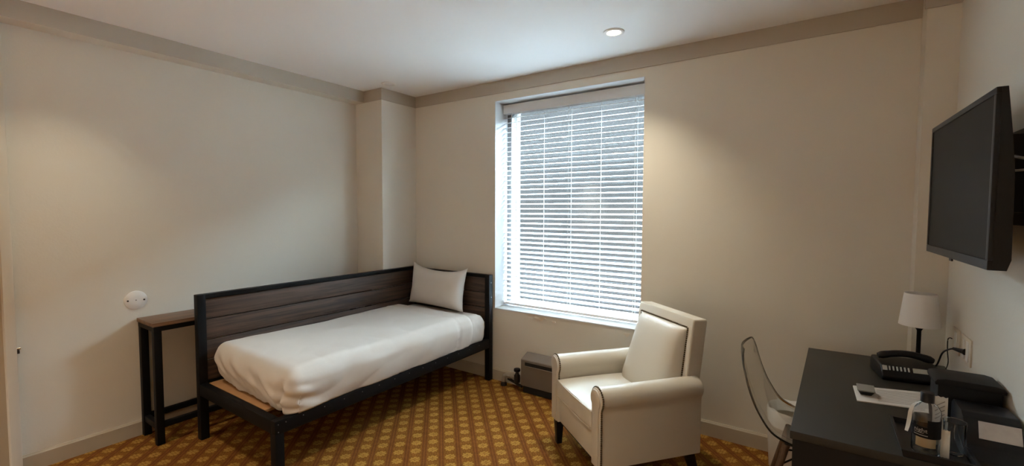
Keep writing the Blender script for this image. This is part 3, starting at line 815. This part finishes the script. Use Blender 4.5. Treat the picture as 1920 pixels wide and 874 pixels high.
# ------------------------------------------------------------------ wall outlets
for (ya, yb, lab) in ((2.588, 2.730, 'ivory double outlet plate with the black plug'), (2.770, 2.885, 'ivory outlet plate nearest the corner, behind the thin cord')):
    ym = (ya+yb)/2
    t = thing('outlet', (XR, ym, .91), lab, 'wall outlet')
    part('plate', B(XR-.006, XR, ya, yb, .855, .968, bev=.002), M_plate, t)
    for q in (-.030, .030) if yb-ya > .13 else (0,):
        part('socket', B(XR-.0085, XR-.005, ym+q-.017, ym+q+.017, .870, .953, bev=.0015), M_plate_white, t)

# ------------------------------------------------------------------ table lamp
lp = thing('table_lamp', (.418, 2.850, .75), 'small table lamp with white shade standing in the desk corner', 'lamp')
bm = bmesh.new(); lathe(bm, [(.055, 0), (.056, .006), (.050, .012), (.016, .018), (.0085, .030), (.0085, .185), (.012, .192), (.021, .205), (.021, .210), (.006, .212), (.006, .25)], (.418, 2.850, .75), 28)
part('stand', bm, M_metal, lp)
bm = bmesh.new(); lathe(bm, [(.0775, .211), (.0605, .364), (.0590, .364), (.0760, .211)], (.418, 2.850, .75), 48, closed=True)
part('shade', bm, M_shade, lp)
bm = bmesh.new(); tube(bm, smooth_path([(.455, 2.842, .757), (.478, 2.81, .79), (.487, 2.76, .862), (.500, 2.70, .898), (.512, 2.682, .905)], 8), .0035, 8)
cd = part('cord', bm, M_plastic, lp)
bm = bmesh.new(); tube(bm, [(.508, 2.690, .905), (.535, 2.665, .903), (.5395, 2.660, .903)], [.006, .011, .014], 12); part('plug', bm, M_plastic, cd)

# ------------------------------------------------------------------ desk phone (local frame: x along handset)
ph = thing('desk_phone', (.352, 2.675, .75), 'black desk phone with a strip of pale keys', 'telephone', rz=math.radians(10))
bm = bmesh.new(); prism(bm, [(-.085, 0), (-.093, .018), (-.060, .062), (.075, .070), (.088, .05), (.088, 0)], 0, -.108, .108, bev=.008, seg=3)
ba = part('base', bm, M_plastic, ph, world=False)
def onface(y, z, off):  # sloping front face between (-.093,.018) and (-.060,.062)
    return y-off*.8, z+off*.6
def strip(bm, x0, x1, t0, t1, th):
    a = Vector((-.093, .018)); b_ = Vector((-.060, .062)); d = b_-a; n_ = Vector((-d.y, d.x)).normalized()
    q0, q1 = a+d*t0, a+d*t1
    hexa(bm, [(x0, q0.x, q0.y), (x1, q0.x, q0.y), (x1, q1.x, q1.y), (x0, q1.x, q1.y)],
         [(x0, (q0+n_*th).x, (q0+n_*th).y), (x1, (q0+n_*th).x, (q0+n_*th).y), (x1, (q1+n_*th).x, (q1+n_*th).y), (x0, (q1+n_*th).x, (q1+n_*th).y)])
    bmesh.ops.recalc_face_normals(bm, faces=bm.faces)
bm = bmesh.new(); strip(bm, .005, .100, .56, .93, .002); part('display_strip', bm, mat('phone_strip', (.42, .41, .36), .5), ph, world=False, smooth=None)
M_key = mat('phone_key', (.46, .46, .46), .5)
bm = bmesh.new(); strip(bm, -.103, -.086, .56, .93, .003); part('key', bm, M_key, ph, world=False, smooth=None)
for k in range(6):
    bm = bmesh.new(); strip(bm, -.080+.0135*k, -.0775+.0135*k+.003, .58, .92, .003); part('key', bm, M_key, ph, world=False, smooth=None)
bm = bmesh.new(); arcp = [(-.100+.2*k/14, .010, .083+.020*math.sin(PI*k/14)) for k in range(15)]
tube(bm, arcp, [.012]+[.017]*2+[.0155]*9+[.017]*2+[.012], 12); part('handset', bm, M_plastic, ph, world=False)
bm = bmesh.new(); tube(bm, smooth_path([(.112, .05, .010), (.150, .06, .02), (.176, .08, .06), (.174, .085, .12), (.174, .086, .170), (.180, .083, .180), (.186, .078, .178)], 6), .0022, 6)
part('phone_cord', bm, M_plastic, ph, world=False)

# ------------------------------------------------------------------ paper and small stand
pp_ = [(.152, 2.215), (.430, 2.275), (.462, 2.500), (.148, 2.400)]
bm = bmesh.new(); hexa(bm, [(x, y, .750) for x, y in pp_], [(x, y, .7535) for x, y in pp_])
lf = part('leaflet', bm, None, loc=(.30, 2.35, .75), smooth=None, mats=[M_paper])
tag(lf, 'white printed leaflet lying flat on the desk behind the bottle', 'leaflet')
M_ink = mat('grey_ink', (.40, .36, .32), .8)
bm = bmesh.new(); random.seed(4)
for k in range(9):
    f0 = .16+.085*k
    a = Vector(pp_[0]).lerp(Vector(pp_[3]), f0); b_ = Vector(pp_[1]).lerp(Vector(pp_[2]), f0)
    p, q = a.lerp(b_, .24+.02*random.random()), a.lerp(b_, .72+.2*random.random())
    w_ = .0035
    hexa(bm, [(p.x, p.y-w_, .7535), (q.x, q.y-w_, .7535), (q.x, q.y+w_, .7535), (p.x, p.y+w_, .7535)], [(p.x, p.y-w_, .7539), (q.x, q.y-w_, .7539), (q.x, q.y+w_, .7539), (p.x, p.y+w_, .7539)])
part('print', bm, M_ink, lf, smooth=None)
st = thing('desk_stand', (.187, 2.315, .7535), 'small grey square stand with tapered dark foot on the leaflet', 'stand')
bm = bmesh.new(); hexa(bm, [(.168, 2.300, .7535), (.203, 2.304, .7535), (.203, 2.340, .7535), (.168, 2.336, .7535)], [(.158, 2.278, .774), (.212, 2.284, .774), (.212, 2.352, .776), (.158, 2.348, .776)])
part('foot', bm, M_plastic, st, smooth=None)
bm = bmesh.new(); hexa(bm, [(.156, 2.275, .774), (.214, 2.281, .774), (.214, 2.354, .777), (.156, 2.350, .777)], [(.156, 2.275, .779), (.214, 2.281, .779), (.214, 2.354, .782), (.156, 2.350, .782)], bev=.001)
part('top', bm, M_grey, st)

# ------------------------------------------------------------------ black boxes at the wall
b1 = thing('storage_box', (.45, 2.29, .75), 'tall black box with an overhanging lid beside the phone', 'box')
bm = B(.372, .534, 2.150, 2.275, .7505, .893, bev=.006); part('body', bm, M_plastic2, b1)
bm = bmesh.new(); prism(bm, [(.364, .889), (.541, .889), (.543, .898), (.536, .909), (.515, .914), (.390, .914), (.368, .908), (.362, .899)], 1, 2.142, 2.283, bev=.005, cap_only=True)
part('lid', bm, M_plastic2, b1)
b2 = thing('black_case', (.47, 2.03, .75), 'low black case with sloped front and a pale card by the tray', 'case')
bm = bmesh.new(); prism(bm, [(1.880, .7505), (2.136, .7505), (2.136, .842), (2.115, .858), (2.010, .858), (1.985, .846), (1.930, .780)], 0, .405, .538, bev=.006, seg=2)
part('body', bm, M_plastic, b2)
a_, b__ = Vector((1.985, .846)), Vector((1.930, .780)); dd = (b__-a_); n_ = Vector((dd.y, -dd.x)).normalized(); n_ = n_ if n_.x < 0 else -n_
q0, q1 = a_+dd*.08, a_+dd*.72
bm = bmesh.new(); hexa(bm, [(.440, *q0), (.534, *q0), (.530, *q1), (.436, *q1)], [(.440, *(q0+n_*.002)), (.534, *(q0+n_*.002)), (.530, *(q1+n_*.002)), (.436, *(q1+n_*.002))])
bmesh.ops.recalc_face_normals(bm, faces=bm.faces)
part('card', bm, mat('pale_card', (.50, .46, .43), .7, vary=.25, vscale=30), b2, smooth=None)

# ------------------------------------------------------------------ tray, bottle, sachets
ty = thing('serving_tray', (.325, 1.93, .75), 'black tray under the bottle at the near desk edge', 'tray')
bm = bmesh.new(); box(bm, .248, .398, 1.800, 2.060, .7505, .755)
part('base', bm, M_plastic, ty, smooth=None)
bm = bmesh.new()
hexa(bm, [(.240, 1.792, .7505), (.406, 1.792, .7505), (.402, 1.800, .7505), (.244, 1.800, .7505)], [(.236, 1.788, .772), (.410, 1.788, .772), (.404, 1.797, .772), (.242, 1.797, .772)])
hexa(bm, [(.244, 2.060, .7505), (.402, 2.060, .7505), (.406, 2.068, .7505), (.240, 2.068, .7505)], [(.242, 2.063, .772), (.404, 2.063, .772), (.410, 2.072, .772), (.236, 2.072, .772)])
hexa(bm, [(.240, 1.795, .7505), (.248, 1.795, .7505), (.248, 2.066, .7505), (.240, 2.066, .7505)], [(.235, 1.790, .772), (.244, 1.790, .772), (.244, 2.070, .772), (.235, 2.070, .772)])
hexa(bm, [(.398, 1.795, .7505), (.406, 1.795, .7505), (.406, 2.066, .7505), (.398, 2.066, .7505)], [(.402, 1.790, .772), (.411, 1.790, .772), (.411, 2.070, .772), (.402, 2.070, .772)])
bmesh.ops.recalc_face_normals(bm, faces=bm.faces)
part('rim', bm, M_plastic, ty, smooth=None)

BXY = (.298, 1.848); BZ = .7552; BR = .034
bt = thing('water_bottle', (*BXY, BZ), 'clear water bottle with black label and black cap on the tray', 'bottle')
bm = bmesh.new(); lathe(bm, [(.004, .004), (.026, 0), (.032, .003), (BR, .010), (BR, .128), (.032, .140), (.024, .153), (.015, .160), (.0125, .164), (.0125, .176), (.0115, .176), (.0115, .163), (.014, .158), (.022, .151), (.0305, .138), (.0328, .127), (.0328, .011), (.030, .005), (.004, .006)], (*BXY, BZ), 40, closed=True)
part('bottle_body', bm, M_bottle, bt)
bm = bmesh.new(); lathe(bm, [(.0165, .160), (.0165, .188), (.0150, .190), (.002, .1905)], (*BXY, BZ), 28); part('cap', bm, M_plastic, bt)
def wrap(bm, a0, a1, z0, z1, r, n=20):
    prev = None
    for k in range(n+1):
        a = math.radians(a0+(a1-a0)*k/n)
        cur = [bm.verts.new((BXY[0]+rr*math.cos(a), BXY[1]+rr*math.sin(a), BZ+z)) for rr, z in ((r, z0), (r, z1), (r+.0004, z1), (r+.0004, z0))]
        if prev:
            for q in range(4): bm.faces.new((prev[q], cur[q], cur[(q+1) % 4], prev[(q+1) % 4]))
        else: bm.faces.new(cur)
        prev = cur
    bm.faces.new(prev[::-1]); bmesh.ops.recalc_face_normals(bm, faces=bm.faces)
FA = math.degrees(math.atan2(-BXY[1], -BXY[0]))   # direction of the camera as seen from the bottle
bm = bmesh.new(); wrap(bm, FA-95, FA+95, .056, .090, BR+.0002, 36); lb = part('label', bm, M_black_label, bt)
bm = bmesh.new(); wrap(bm, FA+5, FA+95, .090, .112, BR+.0002, 16); part('label_tab', bm, M_black_label, lb)
bm = bmesh.new(); wrap(bm, FA-48, FA+52, .026, .055, BR-.0045, 20); part('back_label', bm, M_gold, bt)
# lettering, bent round the label
fc = bpy.data.curves.new('lettering', 'FONT'); fc.body = 'night'; fc.size = .017; fc.align_x = 'CENTER'; fc.resolution_u = 3
fo = bpy.data.objects.new('lettering_source', fc); COL.objects.link(fo)
dg = bpy.context.evaluated_depsgraph_get(); me = bpy.data.meshes.new_from_object(fo.evaluated_get(dg))
bm = bmesh.new(); bm.from_mesh(me); bpy.data.objects.remove(fo); bpy.data.curves.remove(fc); bpy.data.meshes.remove(me)
bmesh.ops.triangulate(bm, faces=bm.faces)
def bend(v, z0):
    a = math.radians(FA-22) + v.co.x/BR
    z = v.co.y
    v.co = (BXY[0]+(BR+.0010)*math.cos(a), BXY[1]+(BR+.0010)*math.sin(a), BZ+z0+z)
for v in list(bm.verts): bend(v, .0735)
part('lettering', bm, mat('label_print', (.34, .32, .30), .6), lb, smooth=None)
bm = bmesh.new(); wrap(bm, FA-50, FA-8, .0695, .0705, BR+.0007, 10); wrap(bm, FA-50, FA+8, .0625, .0645, BR+.0007, 10)
part('label_rule', bm, mat('label_print_small', (.30, .28, .26), .6), lb)

def sheet(pts, th, name, m, label, cat, loc, group=None):
    bm = bmesh.new(); f = bm.faces.new([bm.verts.new(p) for p in pts]); bm.normal_update(); n = f.normal.copy()
    r = bmesh.ops.extrude_face_region(bm, geom=[f]); bmesh.ops.translate(bm, verts=[v for v in r['geom'] if isinstance(v, bmesh.types.BMVert)], vec=n*th)
    bmesh.ops.recalc_face_normals(bm, faces=bm.faces)
    o = part(name, bm, m, loc=loc, smooth=None); return tag(o, label, cat, group)


def upright(name, label, cat, x, y, z0, w, h, yaw, lean, m, th=.004, stripes=False, group=None):
    """thin upright packet: bottom centre (x, y, z0), facing yaw (radians), leaning back"""
    M = Matrix.Translation((x, y, z0)) @ Matrix.Rotation(yaw, 4, 'Z') @ Matrix.Rotation(lean, 4, 'X')
    bm = bmesh.new(); NXp, NZp = 6, 10; g = {}
    for sgn in (0, 1):
        for i in range(NXp+1):
            for j in range(NZp+1):
                a, b_ = -1+2*i/NXp, j/NZp
                pad = th*((1-a*a)*(1-(2*b_-1)**4))**.5
                jag = (.0015*(-1)**i if j in (0, NZp) else 0)
                g[sgn, i, j] = bm.verts.new(M @ Vector((w/2*a, (-1 if sgn == 0 else 1)*(pad*.5+.0005), h*b_+jag)))
    for sgn in (0, 1):
        for i in range(NXp):
            for j in range(NZp):
                q = (g[sgn, i, j], g[sgn, i+1, j], g[sgn, i+1, j+1], g[sgn, i, j+1]); bm.faces.new(q if sgn == 0 else q[::-1])
    for i in range(NXp):
        for j in (0, NZp): bm.faces.new((g[0, i, j], g[0, i+1, j], g[1, i+1, j], g[1, i, j]))
    for j in range(NZp):
        for i in (0, NXp): bm.faces.new((g[0, i, j], g[0, i, j+1], g[1, i, j+1], g[1, i, j]))
    bmesh.ops.recalc_face_normals(bm, faces=bm.faces)
    o = part(name, bm, m, loc=(x, y, z0)); tag(o, label, cat, group)
    if stripes:
        bm = bmesh.new()
        for k in range(4):
            zz = h*(.62+.085*k)
            hexa(bm, [M @ Vector((-w*.30, -th*.5-.0012, zz-.012)), M @ Vector((w*.30, -th*.5-.0012, zz+.006)), M @ Vector((w*.30, -th*.5+.0005, zz+.006)), M @ Vector((-w*.30, -th*.5+.0005, zz-.012))],
                 [M @ Vector((-w*.30, -th*.5-.0012, zz-.009)), M @ Vector((w*.30, -th*.5-.0012, zz+.009)), M @ Vector((w*.30, -th*.5+.0005, zz+.009)), M @ Vector((-w*.30, -th*.5+.0005, zz-.009))])
        bmesh.ops.recalc_face_normals(bm, faces=bm.faces)
        part('printed_stripe', bm, M_grey, o, smooth=None)
    return o
M_packet = mat('packet_paper', (.56, .55, .51), .6)
upright('paper_packet', 'white striped paper packet standing behind the bottle', 'packet', .340, 1.915, .7555, .034, .158, -.15, -.10, M_packet, stripes=True)
upright('paper_packet', 'slim white packet standing at the right of the bottle', 'packet', .341, 1.838, .7555, .020, .085, -.2, -.02, M_packet)
# folded paper tag hanging at the left of the bottle neck
bm = bmesh.new(); P0 = smooth_path([(.284, 1.846, .914), (.268, 1.834, .905), (.2605, 1.828, .885), (.2585, 1.827, .862), (.255, 1.823, .838), (.2505, 1.817, .822)], 5)
pr = None
for k, q in enumerate(P0):
    f = k/(len(P0)-1); w_ = .005+.004*math.sin(PI*f)+.004*f
    t_ = Vector((.75, -.62, 0)).normalized()
    cur = [bm.verts.new(q - t_*w_*.8 + Vector((0, 0, 0))), bm.verts.new(q + t_*w_*.2), bm.verts.new(q + t_*w_*.2 + Vector((-.0006, -.0008, 0))), bm.verts.new(q - t_*w_*.8 + Vector((-.0006, -.0008, 0)))]
    if pr:
        for a in range(4): bm.faces.new((pr[a], cur[a], cur[(a+1) % 4], pr[(a+1) % 4]))
    else: bm.faces.new(cur[::-1])
    pr = cur
bm.faces.new(pr); bmesh.ops.recalc_face_normals(bm, faces=bm.faces)
part('neck_tag', bm, M_packet, bt)
cup = thing('plastic_cup', (.370, 1.890, .7555), 'clear plastic cup on the tray beside the sloped black case', 'cup')
bm = bmesh.new(); lathe(bm, [(.002, .002), (.021, 0), (.0225, .002), (.0275, .100), (.0285, .101), (.0280, .102), (.0266, .100), (.0216, .004), (.002, .004)], (.370, 1.890, .7555), 32, closed=True)
part('cup_wall', bm, M_bottle, cup)
